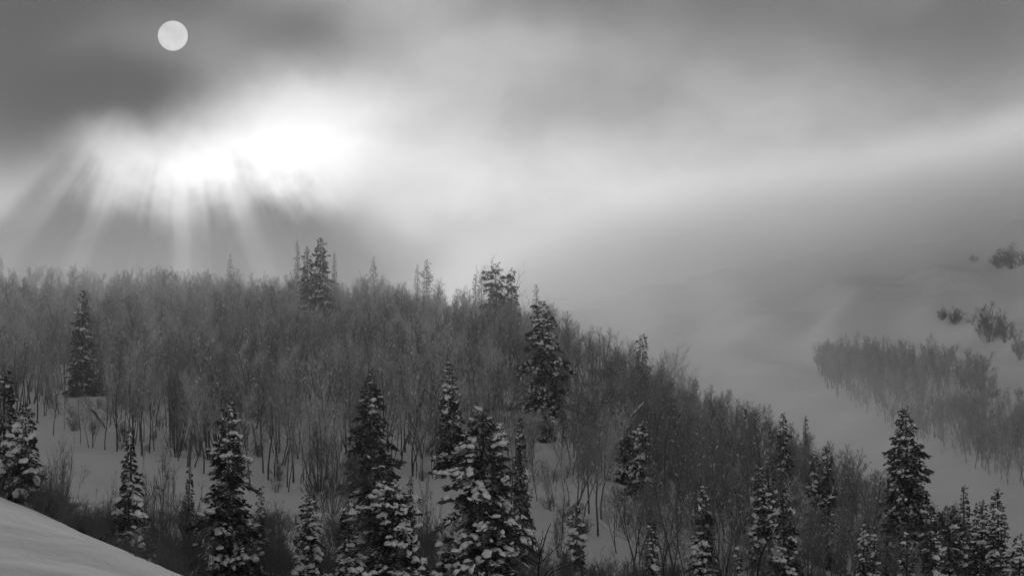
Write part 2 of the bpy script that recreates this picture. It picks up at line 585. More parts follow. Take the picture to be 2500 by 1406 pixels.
# ----------------------------------------------------------------------------
# CONIFERS
# ----------------------------------------------------------------------------
def conifer(h, r, seed, snow=0.5, shape=0.8, ragged=0.3, bare=0.04, step=0.30, fine=True, blunt=0.0, gap=0.0, pads=0):
    """trunk, needle crown and snow of one fir; pads = how many big snow pads are kept apart"""
    rng = np.random.default_rng(seed)
    trunk, crown, load = Geo(), Geo(), Geo()
    lean = rng.normal(0, 0.012, 2)
    zz = np.linspace(-0.6, h * 0.985, 9)
    wob = np.c_[lean[0] * zz + 0.03 * np.sin(zz * 0.9 + seed), lean[1] * zz + 0.03 * np.cos(zz * 0.8), zz]
    tr = 0.014 * h + 0.03
    trunk.tube(wob, tr * (1 - np.clip(zz / h, 0, 1)) ** 0.9 + 0.015, 7)
    nb = int(h * (1 - bare) / step * 6.0)
    tq = ((np.arange(nb) + rng.random(nb)) / nb) ** 0.86 * (1 - bare)
    P0, P1, W = [], [], []
    sc, sa, ss = [], [], []
    ph = rng.random(8) * 6.28
    wl = 6.283 / rng.uniform(1.3, 2.0)
    for i in range(nb):
        t = tq[i]
        z = h * (1 - t)
        a = i * 2.39996 + rng.normal(0, 0.3)
        env = (t + 0.008) ** shape
        if blunt:
            env = max(env, min(1, t * 8) ** 0.6 * blunt)
        # boughs bunch into shelves and bays, differently on each side
        shelf = math.sin(z * wl + ph[0] + 1.6 * math.sin(a + ph[1])) + 0.7 * math.sin(z * wl * 0.43 + ph[2] + 2.0 * math.cos(a + ph[3]))
        lump = 1 + ragged * 0.55 * shelf
        if gap and shelf < -1.25 + gap and t > 0.05:
            continue
        L = r * min(env, 1.0) * lump * rng.uniform(0.62, 1.15) + 0.07
        if L < 0.10:
            L = 0.10
        pitch = 0.75 - 1.15 * min(1, t * 2.6) ** 0.7 + rng.normal(0, 0.14)
        sag = 0.20 + 0.30 * snow * rng.random()
        n = 4 if L > 0.5 else 2
        s = np.linspace(0, 1, n + 1)
        rad = L * s * max(0.55, math.cos(pitch))
        hz = z + L * (s * math.sin(pitch) - sag * s ** 2 + 0.15 * s ** 4)
        bx, by = np.interp(z, zz, wob[:, 0]), np.interp(z, zz, wob[:, 1])
        d = np.array([math.cos(a), math.sin(a)])
        pts = np.c_[bx + d[0] * rad, by + d[1] * rad, hz]
        crown.spikes(pts[:1], pts[-1:], [0.010 + 0.010 * L])
        m = max(5, int(L * (20 if fine else 10)))
        q = 0.12 + 0.88 * rng.random(m) ** 0.8
        bp = np.c_[np.interp(q, s, pts[:, 0]), np.interp(q, s, pts[:, 1]), np.interp(q, s, pts[:, 2])]
        side = np.where(rng.random(m) < 0.5, -1, 1)
        spl = np.minimum((0.13 + 0.30 * L * (1 - 0.6 * q)) * rng.uniform(0.7, 1.3, m), 0.6)
        if not fine:
            spl = spl * 1.2
        ang = a + side * rng.uniform(0.25, 1.15, m)
        dz = rng.uniform(-0.8, 0.25, m)
        ep = bp + np.c_[np.cos(ang), np.sin(ang), dz] * spl[:, None]
        P0 += [bp, pts[-2:-1]]
        P1 += [ep, pts[-1:] + (pts[-1:] - pts[-2:-1]) * 0.3]
        W += [spl * rng.uniform(0.09, 0.19, m) * (1.0 if fine else 1.6), np.array([0.05 + 0.05 * L])]
        # snow lying on the bough
        ps = snow * (0.8 + 0.45 * math.sin(a + ph[4] + z * 0.55) + 0.35 * math.sin(z * 1.9 + ph[5])) * (0.5 if t < 0.05 else 1.0)
        if rng.random() < ps * 0.80:
            k = rng.integers(5, 9) if L > 0.6 else rng.integers(2, 4)
            big = 0.8 + 0.7 * rng.random() ** 2
            for j in range(k):
                qq = float(np.clip(rng.uniform(0.5, 1.04), 0, 1))
                c = np.array([np.interp(qq, s, pts[:, x]) for x in range(3)])
                lat = rng.normal(0, 0.17) * L * (1.25 - 0.45 * qq)
                c = c + np.array([-d[1] * lat, d[0] * lat, 0.05 + 0.02 * L - 0.28 * abs(lat)])
                sl = float(np.clip((0.095 + 0.07 * L) * rng.uniform(0.5, 1.35) * big, 0.05, 0.27))
                i1 = min(n - 1, int(qq * n))
                sc.append(c)
                sa.append((pts[i1 + 1] - pts[i1]) / L + rng.normal(0, 0.2, 3))
                ss.append((sl, sl * rng.uniform(0.7, 1.1), sl * rng.uniform(0.45, 0.75)))
    # inner foliage, so that the crown is not hollow
    ni = int(h * r * (16 if fine else 7))
    ti = rng.random(ni) ** 0.7 * (1 - bare)
    ri = r * (ti ** shape) * np.sqrt(rng.random(ni)) * 0.6
    ai = rng.random(ni) * 6.283
    p = np.c_[ri * np.cos(ai), ri * np.sin(ai), h * (1 - ti)]
    P0.append(p)
    P1.append(p + np.c_[np.cos(ai) * .3, np.sin(ai) * .3, rng.uniform(-.3, .05, ni)])
    W.append(rng.uniform(.06, .12, ni))
    P0, P1, W = np.concatenate(P0), np.concatenate(P1), np.concatenate(W)
    # every spray: two crossing lens-shaped blades
    t = P1 - P0
    t = t / (np.linalg.norm(t, axis=1)[:, None] + 1e-9)
    a = np.cross(t, rng.normal(size=t.shape) * np.array([0.5, 0.5, 1.4]))
    a /= np.linalg.norm(a, axis=1)[:, None] + 1e-9
    b = np.cross(t, a)
    w = W[:, None]
    m1 = P0 + (P1 - P0) * rng.uniform(0.4, 0.65, (len(P0), 1))
    v = np.stack([P0, m1 + a * w, P1, m1 - a * w, m1 + b * w * 0.8, m1 - b * w * 0.8], 1).reshape(-1, 3)
    f = (np.array([[0, 1, 2, 3], [0, 4, 2, 5]])[None] + (np.arange(len(P0)) * 6)[:, None, None]).reshape(-1, 4)
    crown.add_np(v, f)
    crown.spikes([wob[-1] - [0, 0, 0.3]], [wob[-1] + [0, 0, 0.25]], [0.04])
    big = []
    if len(sc):
        sc, sa, ss = np.array(sc), np.array(sa), np.array(ss)
        o = np.argsort(-ss[:, 0])
        sc, sa, ss = sc[o], sa[o], ss[o]
        if pads:
            big = list(zip(sc[:pads], sa[:pads], ss[:pads]))
        nb2 = len(big)
        cut = nb2 + (int((len(sc) - nb2) * 0.45) if fine else 0)
        snow_lumps(load, sc[nb2:cut], sa[nb2:cut], ss[nb2:cut], rng, True)
        snow_lumps(load, sc[cut:], sa[cut:], ss[cut:], rng, False)
    return trunk, crown, load, big


def pad_meshes(n=8):
    out = []
    rng = np.random.default_rng(77)
    for i in range(n):
        g = Geo()
        snow_lumps(g, [[0, 0, 0]], [[1, 0, 0]], [[1, 1, 1]], rng, True)
        out.append(g.data("snow_pad", M_SNOWLOAD, True))
    return out


# px, py of the tip, half width at the foot in px, distance, dict, label
CONIFERS = [
    (16, 893, 52, 178, dict(snow=.35, shape=.75), "tall dark fir cut by the left edge above the snow shoulder"),
    (68, 985, 42, 172, dict(snow=.62, shape=.62), "snow-laden fir second from the left edge beside the bare bush"),
    (200, 708, 31, 405, dict(snow=.42, shape=.62, step=.42), "slender lone spire fir with snow bands rising from the left hillside"),
    (243, 880, 19, 402, dict(snow=.25, shape=.7, step=.42), "small dim fir just right of the foot of the left spire"),
    (318, 1048, 58, 176, dict(snow=.42, shape=1.15, ragged=.35), "small fir with thin pointed top at the corner of the snow shoulder"),
    (560, 975, 82, 212, dict(snow=.55, shape=.72, ragged=.32), "tall full fir with snowy left boughs below the meadow"),
    (634, 1188, 20, 216, dict(snow=.2, shape=.8), "slim young fir against the right side of the tall full fir"),
    (463, 1143, 20, 245, dict(snow=.08, shape=.8), "faint thin fir in the brush left of the tall full fir"),
    (745, 1195, 52, 212, dict(snow=.68, shape=.75), "medium snow-dotted fir between two taller firs below the meadow bushes"),
    (848, 1222, 50, 208, dict(snow=.55, shape=.7), "dark fir half hidden left of the blunt snow-heaped fir"),
    (958, 1186, 98, 202, dict(snow=1.35, shape=.55, ragged=.45, blunt=.55), "broad blunt fir heaped with thick snow in the bottom foreground"),
    (905, 903, 62, 305, dict(snow=.16, shape=.8, step=.36), "tall dim fir rising behind the blunt snow-heaped fir"),
    (918, 1118, 66, 268, dict(snow=.4, shape=.55, blunt=.4, step=.36), "speckled dark fir between the dim tall fir and blunt one"),
    (1000, 1160, 11, 252, dict(snow=.1, shape=.9), "tiny thin fir poking up at the edge of the snow track"),
    (1100, 882, 42, 325, dict(snow=.5, shape=.85, ragged=.5, step=.4), "tall hazy fir with snowy left side behind the big ragged fir"),
    (1172, 1002, 112, 204, dict(snow=.95, shape=.5, ragged=.5, blunt=.42, gap=.1), "largest ragged fir in the bottom centre with big snow pads"),
    (1272, 1018, 34, 258, dict(snow=.4, shape=1.0), "slim fir with needle-thin top right of the largest ragged fir"),
    (1335, 1008, 24, 362, dict(snow=.1, shape=.8, step=.45), "pale thin fir below the clumpy fir with visible trunk"),
    (1325, 737, 58, 412, dict(snow=1.1, shape=.5, ragged=.6, bare=.12, step=.5, blunt=.35, gap=.35), "large clumpy fir with visible trunk on the upper slope"),
    (1213, 643, 30, 520, dict(snow=.1, shape=.4, ragged=.6, blunt=.7, step=.6, gap=.4), "dark clumpy fir standing on the skyline of the ridge"),
    (1249, 655, 22, 522, dict(snow=.1, shape=.45, ragged=.6, blunt=.5, step=.6, gap=.4), "smaller clumpy fir touching the right of the dark skyline fir"),
    (783, 580, 36, 520, dict(snow=.5, shape=.6, step=.5), "tallest spire fir of the skyline cluster with snow flecks"),
    (754, 603, 26, 528, dict(snow=.45, shape=.6, step=.5), "fir just left of the tallest skyline spire"),
    (728, 588, 15, 600, dict(snow=.05, shape=.8, step=.6), "small dark fir leftmost of the skyline cluster"),
    (817, 617, 14, 602, dict(snow=.05, shape=.8, step=.6), "short dark fir right of the tallest skyline spire"),
    (568, 622, 15, 630, dict(snow=.05, shape=.7, step=.6), "lone misty fir tip on the ridge left of the skyline cluster"),
    (3, 628, 12, 640, dict(snow=.05, shape=.7, step=.6), "misty fir on the ridge cut by the left edge"),
    (1048, 634, 20, 622, dict(snow=.05, shape=.5, step=.6, blunt=.5), "ghostly round-topped fir in mist behind the ridge"),
    (1018, 646, 10, 622, dict(snow=.05, shape=.6, step=.6, blunt=.4), "ghostly slim fir left of the round-topped misty fir"),
    (912, 627, 8, 646, dict(snow=.0, shape=.3, step=.5, blunt=.9), "ghostly thin column fir in mist right of the skyline cluster"),
    (1160, 668, 8, 608, dict(snow=.0, shape=.3, step=.5, blunt=.9), "leftmost ghostly column tree beside the dark skyline fir"),
    (1176, 664, 8, 612, dict(snow=.0, shape=.3, step=.5, blunt=.9), "tallest ghostly column tree touching the dark skyline fir"),
    (1308, 692, 7, 585, dict(snow=.0, shape=.3, step=.5, blunt=.9), "ghostly pale column tree right of the bare skyline aspen"),
    (1570, 817, 15, 486, dict(snow=.1, shape=.3, blunt=.7, step=.5), "blunt column fir alone on the descending ridge"),
    (1522, 1025, 28, 328, dict(snow=.6, shape=.65, step=.36), "left fir of the snowy pair in the mid slope"),
    (1567, 1028, 42, 320, dict(snow=.75, shape=.75, step=.36), "right fir of the snowy pair in the mid slope"),
    (1405, 1228, 25, 258, dict(snow=.7, shape=.55), "stubby snowy fir standing alone on the snow track"),
    (1592, 1243, 21, 246, dict(snow=.55, shape=.7), "thin sparse fir with snow balls right of the snow track"),
    (1720, 1185, 42, 258, dict(snow=.75, shape=.75), "shapely snow-covered fir midway along the bottom right brush"),
    (1853, 1128, 27, 288, dict(snow=.55, shape=.6, step=.33), "left twin spire fir in the lower right wood"),
    (1879, 1126, 30, 290, dict(snow=.55, shape=.6, step=.33), "right twin spire fir in the lower right wood"),
    (1916, 1190, 46, 264, dict(snow=.7, shape=.7), "snowy fir leaning on the right of the twin spires"),
    (1912, 1008, 28, 352, dict(snow=.3, shape=.7, ragged=.5, step=.42), "dim tall fir in the wood above the twin spires"),
    (1969, 1015, 11, 396, dict(snow=.05, shape=.7, step=.45), "small dark fir tip on the falling ridge line"),
    (1988, 1103, 31, 318, dict(snow=.6, shape=.65, step=.36), "snow-flecked fir left of the darker one at wood edge"),
    (2023, 1088, 31, 316, dict(snow=.45, shape=.65, step=.36), "darker fir with snow shelves at the edge of wood"),
    (2213, 996, 74, 326, dict(snow=.5, shape=.62, ragged=.32, step=.33), "big broad fir standing against the far snow run"),
    (2114, 1275, 28, 236, dict(snow=.75, shape=.7), "small snowy fir left of its thinner twin at bottom right"),
    (2133, 1278, 24, 238, dict(snow=.5, shape=.8), "thin small fir touching the right of its snowy twin"),
    (2205, 1300, 36, 228, dict(snow=.6, shape=.6), "short fir at the bottom edge under the big broad fir"),
    (2272, 1228, 42, 236, dict(snow=.5, shape=.6), "dark fir in front of the big broad fir's right foot"),
    (2322, 1232, 40, 276, dict(snow=.4, shape=.5, blunt=.5, ragged=.5), "round-topped fir right of the big broad fir"),
    (2356, 1185, 36, 286, dict(snow=.3, shape=.75), "pointed fir leftmost of the group at the right corner"),
    (2390, 1222, 44, 266, dict(snow=.5, shape=.5, blunt=.4), "wide speckled fir in the middle of the right corner group"),
    (2430, 1193, 42, 262, dict(snow=.4, shape=.55, ragged=.45), "fir with a knobbed top in the right corner group"),
    (2484, 1308, 48, 226, dict(snow=.6, shape=.5, blunt=.5), "low snow-topped fir cut by the right edge"),
    (1802, 1335, 18, 232, dict(snow=.6, shape=.7), "little snow-capped fir between the two bent dark stems"),
    (2440, 1340, 40, 222, dict(snow=.8, shape=.6, blunt=.4), "squat snowy fir at the bottom right corner"),
]


PADS = pad_meshes()


def build_conifers():
    for i, (px, py, hw, d, kw, label) in enumerate(CONIFERS):
        top = at(px, py, d)
        gz = tz(top[0], top[1])
        h = top[2] - gz
        if h < 1.5:
            print("short conifer", label, h)
            h = max(h, 1.5)
        r = hw * d / FOC * 1.4
        fine = d < 300
        tr, cr, ld, big = conifer(h, r, 100 + i, fine=fine, pads=70 if d < 235 else (30 if d < 300 else 0), **kw)
        e = empty("fir_tree", (top[0], top[1], gz))
        tag(e, label, "fir tree", "snowy firs on the mountainside")
        tr.obj("trunk", M_FIRBARK, e)
        cr.obj("crown", M_NEEDLE, e)["kind"] = "stuff"
        if ld.n:
            ld.obj("snow_load", M_SNOWLOAD, e, smooth=True)["kind"] = "stuff"
        for j, (c, ax, sz) in enumerate(big):
            o = bpy.data.objects.new("snow_pad", PADS[j % len(PADS)])
            col.objects.link(o)
            o.parent = e
            ax = Vector(ax).normalized()
            up = Vector((0, 0, 1)) - ax * ax.z
            up.normalize()
            sd = up.cross(ax)
            o.matrix_local = Matrix.Translation(Vector(c)) @ Matrix((ax * sz[0], sd * sz[1], up * sz[2])).transposed().to_4x4()


# ----------------------------------------------------------------------------
# BARE BROADLEAF TREES AND SHRUBS
# ----------------------------------------------------------------------------
def branchy(rng, trunk, twigs, snow, base, direction, length, rad, level, upb, out):
    """one limb and, recursively, what grows on it"""
    n = 6 if level == 0 else 4
    p = np.array(base, float)
    d = np.array(direction, float)
    d /= np.linalg.norm(d)
    pts, dirs = [p.copy()], [d.copy()]
    for _ in range(n):
        d = d + rng.normal(0, 0.10 + 0.05 * level, 3) + np.array([0, 0, upb * 0.16])
        d /= np.linalg.norm(d)
        p = p + d * length / n
        pts.append(p.copy())
        dirs.append(d.copy())
    pts = np.array(pts)
    s = np.linspace(0, 1, n + 1)
    rr = rad * (1 - 0.85 * s) + 0.006
    (trunk if level == 0 else twigs).tube(pts, rr, 6 if level == 0 else 3, cap=(level == 0))
    return pts, np.array(dirs), s


def bare_tree(seed, h=9.0, stems=1, spread=0.25, first=0.38, nb=16, ntw=11, snowy=0.34, wide=1.0):
    rng = np.random.default_rng(seed)
    trunk, twigs, snow = Geo(), Geo(), Geo()
    sc, sa, ss = [], [], []
    for k in range(stems):
        a = rng.random() * 6.28
        tilt = rng.uniform(0.3, 1.0) * spread if stems > 1 else rng.normal(0, 0.05)
        hh = h * rng.uniform(0.75, 1.0) if stems > 1 else h
        r0 = (0.0085 * hh + 0.012) * (0.8 if stems > 1 else 1.0)
        base = np.array([math.cos(a) * 0.25 * (stems > 1), math.sin(a) * 0.25 * (stems > 1), -0.5])
        pts, dirs, s = branchy(rng, trunk, twigs, snow, base, (math.cos(a) * tilt, math.sin(a) * tilt, 1.0), hh + 0.5, r0, 0, 0.25, None)
        nbk = max(5, int(nb / math.sqrt(stems)))
        for j in range(nbk):
            q = first + (1 - first) * (j + rng.random()) / nbk
            bp = np.array([np.interp(q, s, pts[:, i]) for i in range(3)])
            td = dirs[min(len(dirs) - 1, int(q * (len(dirs) - 1)))]
            ba = rng.random() * 6.28
            outv = np.array([math.cos(ba), math.sin(ba), 0])
            L = hh * wide * (0.34 * (1 - 0.62 * (q - first) / (1 - first))) * rng.uniform(0.7, 1.2)
            bd = td * rng.uniform(0.7, 1.3) + outv * rng.uniform(0.6, 1.0)
            p2, d2, s2 = branchy(rng, trunk, twigs, snow, bp, bd, L, r0 * 0.25, 1, 0.5, None)
            # twigs, in vectorised fans
            m = ntw
            q2 = rng.uniform(0.2, 1.0, m)
            b2 = np.c_[[np.interp(q2, s2, p2[:, i]) for i in range(3)]].T
            dd = d2[np.minimum((q2 * (len(d2) - 1)).astype(int), len(d2) - 1)]
            v = dd + rng.normal(0, 0.55, (m, 3)) + [0, 0, 0.18]
            v /= np.linalg.norm(v, axis=1)[:, None]
            l2 = L * rng.uniform(0.28, 0.55, m)
            e2 = b2 + v * l2[:, None]
            twigs.spikes(b2, e2, np.full(m, 0.0105))
            # fine twigs on the twigs
            for rep in range(4):
                q3 = rng.uniform(0.1, 1.0, m)[:, None]
                b3 = b2 + (e2 - b2) * q3
                v3 = v + rng.normal(0, 0.6, (m, 3)) + [0, 0, 0.15]
                v3 /= np.linalg.norm(v3, axis=1)[:, None]
                e3 = b3 + v3 * (l2 * rng.uniform(0.35, 0.7, m))[:, None]
                twigs.spikes(b3, e3, np.full(m, 0.0080))
            if rng.random() < snowy:
                qq = rng.uniform(0.0, 0.7)
                c = np.array([np.interp(qq, s2, p2[:, i]) for i in range(3)]) + [0, 0, 0.04]
                sl = rng.uniform(0.06, 0.13) + 0.16 * rng.random() ** 3
                sc.append(c)
                sa.append(d2[1] * np.array([1, 1, .7]))
                ss.append((sl, 0.03 + sl * .16, 0.03 + sl * .14))
    if sc:
        snow_lumps(snow, sc, sa, ss, rng, False)
    return trunk, twigs, snow


def shrub(seed, h=3.0, w=1.5, stems=14, nb=6, ntw=6, thick=1.0):
    """rounded bare bush: forking stems from one root, fine twigs outside"""
    rng = np.random.default_rng(seed)
    st, tw = Geo(), Geo()
    for k in range(stems):
        a = rng.random() * 6.28
        rr = math.sqrt(rng.random())
        bx = np.array([math.cos(a), math.sin(a), 0]) * 0.12 * w * rr + [0, 0, -0.25]
        tip = np.array([math.cos(a) * w * rr * 0.85, math.sin(a) * w * rr * 0.85, h * rng.uniform(0.62, 0.95) * (1 - 0.38 * rr ** 2)])
        s = np.linspace(0, 1, 7)[:, None]
        mid = bx + (tip - bx) * s + np.array([math.cos(a), math.sin(a), -0.25]) * (s * (1 - s)) * w * 0.35 * rr
        mid = mid + np.cumsum(rng.normal(0, 0.022 * h, (7, 3)), 0) * s
        st.tube(mid, np.linspace(0.006 * h + 0.008, 0.006, 7), 4, cap=False)
        tang = (mid[-1] - mid[2]) / np.linalg.norm(mid[-1] - mid[2])
        for j in range(nb):
            q = rng.uniform(0.22, 1.0)
            b0 = np.array([np.interp(q, s[:, 0], mid[:, i]) for i in range(3)])
            v = tang * 0.7 + rng.normal(0, 0.55, 3) + [0, 0, 0.25]
            v /= np.linalg.norm(v)
            L = h * rng.uniform(0.16, 0.32) * (1.15 - 0.4 * q)
            b1 = b0 + v * L * 0.5
            v2 = v + rng.normal(0, 0.2, 3) + [0, 0, 0.2]
            b2 = b1 + v2 / np.linalg.norm(v2) * L * 0.5
            st.tube([b0, b1, b2], [0.011, 0.009, 0.005], 3, cap=False)
            m = ntw
            u = rng.uniform(0.15, 1.0, m)
            p = np.c_[[np.interp(u, [0, .5, 1], [b0[i], b1[i], b2[i]]) for i in range(3)]].T
            d = v + rng.normal(0, 0.6, (m, 3)) + [0, 0, 0.15]
            d /= np.linalg.norm(d, axis=1)[:, None]
            l = L * rng.uniform(0.35, 0.7, m)
            e = p + d * l[:, None]
            tw.spikes(p, e, np.full(m, 0.0075 * thick))
            for r_ in range(2):
                p3 = p + (e - p) * rng.uniform(0.3, 0.9, (m, 1))
                d3 = d + rng.normal(0, 0.6, (m, 3))
                d3 /= np.linalg.norm(d3, axis=1)[:, None]
                tw.spikes(p3, p3 + d3 * (l * rng.uniform(.4, .7, m))[:, None], np.full(m, 0.0062 * thick))
    return st, tw


# ---- prototypes: (trunk mesh, crown mesh, snow mesh) ------------------------
TREE_KINDS = []
for i, kw in enumerate([dict(h=9, nb=24), dict(h=9, nb=26, wide=.62, first=.3), dict(h=9, nb=22, first=.42, wide=.6), dict(h=9, nb=24, snowy=.6, wide=1.05),
                        dict(h=9, nb=28, first=.25), dict(h=9, stems=3, spread=.30, nb=24), dict(h=9, stems=4, spread=.42, nb=26, wide=.9),
                        dict(h=9, stems=7, spread=.6, nb=30, wide=.8, first=.25), dict(h=9, stems=2, spread=.25, nb=26)]):
    a, b, c = bare_tree(500 + i, **kw)
    TREE_KINDS.append((a.data("trunk", M_BARK), b.data("crown", M_DARKTWIG if i in (2, 4, 8) else M_TWIG), c.data("snow_load", M_SNOWLOAD, True) if c.n else None))
SHRUB_KINDS = []
for i, kw in enumerate([dict(stems=16), dict(stems=12, w=1.1), dict(stems=22, w=1.9), dict(stems=15, w=1.4), dict(stems=20, w=1.5, nb=8, thick=1.7)]):
    a, b = shrub(700 + i, **kw)
    SHRUB_KINDS.append((a.data("stem", M_SHRUB), b.data("twigs", M_SHRUB)))


def plant_tree(k, loc, rz, s, name, label, group, cat="tree"):
    e = empty(name, loc, rz, s)
    tag(e, label, cat, group)
    tk = TREE_KINDS[k]
    for nm, me in zip(("trunk", "crown", "snow_load"), tk):
        if me is None:
            continue
        o = bpy.data.objects.new(nm, me)
        if nm != "trunk":
            o["kind"] = "stuff"
        col.objects.link(o)
        o.parent = e
    return e


def plant_shrub(k, loc, rz, s, label, group, name="bare_shrub"):
    e = empty(name, loc, rz, s)
    tag(e, label, "shrub", group)
    for nm, me in zip(("stem", "twigs"), SHRUB_KINDS[k]):
        o = bpy.data.objects.new(nm, me)
        o["kind"] = "stuff"
        col.objects.link(o)
        o.parent = e
    return e


LONE_TREES = [  # px, py of the top, py of the foot, kind, label
    (1282, 686, 772, 0, "open-crowned bare aspen on the skyline right of the clumpy firs"),
    (1262, 704, 775, 1, "thin bare aspen between the clumpy skyline firs and open-crowned aspen"),
    (764, 985, 1128, 0, "forked bare tree standing alone left of the little clearing"),
    (803, 905, 1050, 2, "left of three dark trunks at the little clearing"),
    (820, 898, 1053, 2, "middle of three dark trunks at the little clearing"),
    (832, 902, 1050, 2, "right of three dark trunks at the little clearing"),
    (848, 890, 1016, 2, "thick straight trunk behind the three at the little clearing"),
    (1640, 848, 940, 1, "tall airy aspen on the falling ridge right of the column fir"),
    (1612, 855, 925, 8, "airy aspen next to the column fir on the falling ridge"),
    (1700, 872, 960, 0, "airy aspen lower down the falling ridge"),
    (1018, 1010, 1150, 2, "leftmost dark trunk at the top of the snow track"),
    (1062, 1000, 1170, 8, "twin dark trunk beside the upper snow track"),
    (735, 1040, 1180, 2, "dark trunk at the right end of the meadow edge"),
    (672, 1010, 1168, 1, "slim bare tree at the meadow edge right of the tall full fir"),
    (330, 880, 1088, 5, "three-stemmed bare tree at the upper edge of the meadow"),
    (300, 905, 1080, 6, "spreading bare clump at the upper left edge of the meadow"),
    (1298, 1035, 1150, 4, "small bare tree below the clumpy fir, left of the pale thin fir"),
    (1350, 1050, 1180, 2, "bare tree right of the pale thin fir below the clumpy fir"),
    (1312, 1115, 1225, 4, "short bare tree at the top of the lower snow track"),
    (1388, 1085, 1235, 0, "bare tree upslope behind the stubby lone fir"),
    (1348, 1135, 1248, 6, "spreading bare clump left of the stubby lone fir"),
    (1425, 1095, 1262, 2, "clean-trunked bare tree just right above the stubby lone fir"),
    (12, 1075, 1210, 1, "pale slender trunk against the left edge fir"),
]


def build_lone_trees():
    for i, (px, py, foot, k, label) in enumerate(LONE_TREES):
        d = foot_distance(px, foot, 150 if px < 50 else 270, 640)
        top = at(px, py, d)
        gz = tz(top[0], top[1])
        h = max(2.5, top[2] - gz)
        plant_tree(k, (top[0], top[1], gz), i * 1.3, h / 9.0, "bare_tree", label, "bare trees that stand out from the wood")


# ---- where the wood stands ---------------------------------------------------
EDGE_X = [-400, 0, 110, 200, 330, 480, 600, 740, 860, 960, 1040, 1120, 1280, 1400, 1530, 1600, 3000]
EDGE_Y = [1048, 1056, 1070, 1092, 1112, 1150, 1198, 1222, 1185, 1160, 1180, 1208, 1275, 1325, 1395, 1500, 1500]


# firs that stand clear of the wood: pixel column, half width, how far down they are seen
CLEAR = [(200, 34, 965), (1100, 40, 1180), (1325, 55, 1000), (783, 36, 760), (754, 26, 760), (1213, 30, 735), (1249, 22, 735), (1522, 26, 1175), (1567, 40, 1190),
         (1720, 40, 1345), (1853, 26, 1305), (1879, 28, 1305), (1916, 44, 1365), (1912, 26, 1140), (1988, 28, 1230), (2023, 28, 1245), (2213, 66, 1300), (905, 60, 1250),
         (1272, 30, 1270), (1335, 20, 1125), (1570, 15, 890), (1405, 25, 1340), (1592, 20, 1310), (728, 12, 640), (2118, 30, 1400), (2205, 30, 1400), (2275, 36, 1400),
         (2356, 30, 1400), (2390, 36, 1400), (2430, 36, 1400)]
CLEAR_D = [405, 325, 412, 520, 528, 520, 522, 328, 320, 258, 288, 290, 264, 352, 318, 316, 326, 305, 258, 362, 486, 258, 246, 600, 238, 228, 236, 286, 266, 262]


def lower_before_firs(px, py, Y, h):
    """trees growing in front of a fir that shows clear stay lower than what is seen of it"""
    h = h.copy()
    for (x, hw, vis), d in zip(CLEAR, CLEAR_D):
        m = (np.abs(px - x) < hw + 0.10 * h * FOC / Y) & (Y < d)
        h = np.where(m, np.minimum(h, (py - vis) * Y / FOC), h)
    return h


def wood_candidates():
    rng = np.random.default_rng(11)
    n = 26000
    X = rng.uniform(-150, 100, n)
    Y = rng.uniform(236, 690, n)
    Z = terrain(X, Y)
    px, py = project(X, Y, Z)
    ok = (py < np.interp(px, EDGE_X, EDGE_Y)) & (Y < crest_y(X) + 10) & (px > -160) & (px < 2330)
    ok &= far_slope(X, Y) < Z - 1.5
    ok &= ~(((px - 810) / 60) ** 2 + ((py - 1045) / 50) ** 2 < 1)      # the little clearing
    ok &= ~(((px - 395) / 45) ** 2 + ((py - 930) / 30) ** 2 < 1)
    ok &= ~((px > 2190) & (py < 1230))
    # uneven stand: thickets and thin places
    den = 0.52 + 0.6 * bumps(X, Y, 26, 5, 7) + 0.3 * bumps(X, Y, 11, 15, 6)
    den = np.where(px > 1480, den + 0.6, den + 0.15) + np.where(Y > 480, 0.25, 0.0)
    ok &= rng.random(n) < np.clip(den, 0.10, 1.0)
    # keep a spacing
    X, Y, Z, px, py = X[ok], Y[ok], Z[ok], px[ok], py[ok]
    cell = {}
    keep = []
    for i in range(len(X)):
        sp_ = 2.2 + 0.6 * math.sin(X[i] * .09 + 1) * math.sin(Y[i] * .05)
        c = (int(X[i] // 3), int(Y[i] // 3))
        bad = False
        for a in (-1, 0, 1):
            for b in (-1, 0, 1):
                for j in cell.get((c[0] + a, c[1] + b), ()):
                    if (X[i] - X[j]) ** 2 + (Y[i] - Y[j]) ** 2 < sp_ ** 2:
                        bad = True
        if not bad:
            cell.setdefault(c, []).append(i)
            keep.append(i)
    keep = np.array(keep)
    return X[keep], Y[keep], Z[keep], px[keep], py[keep]


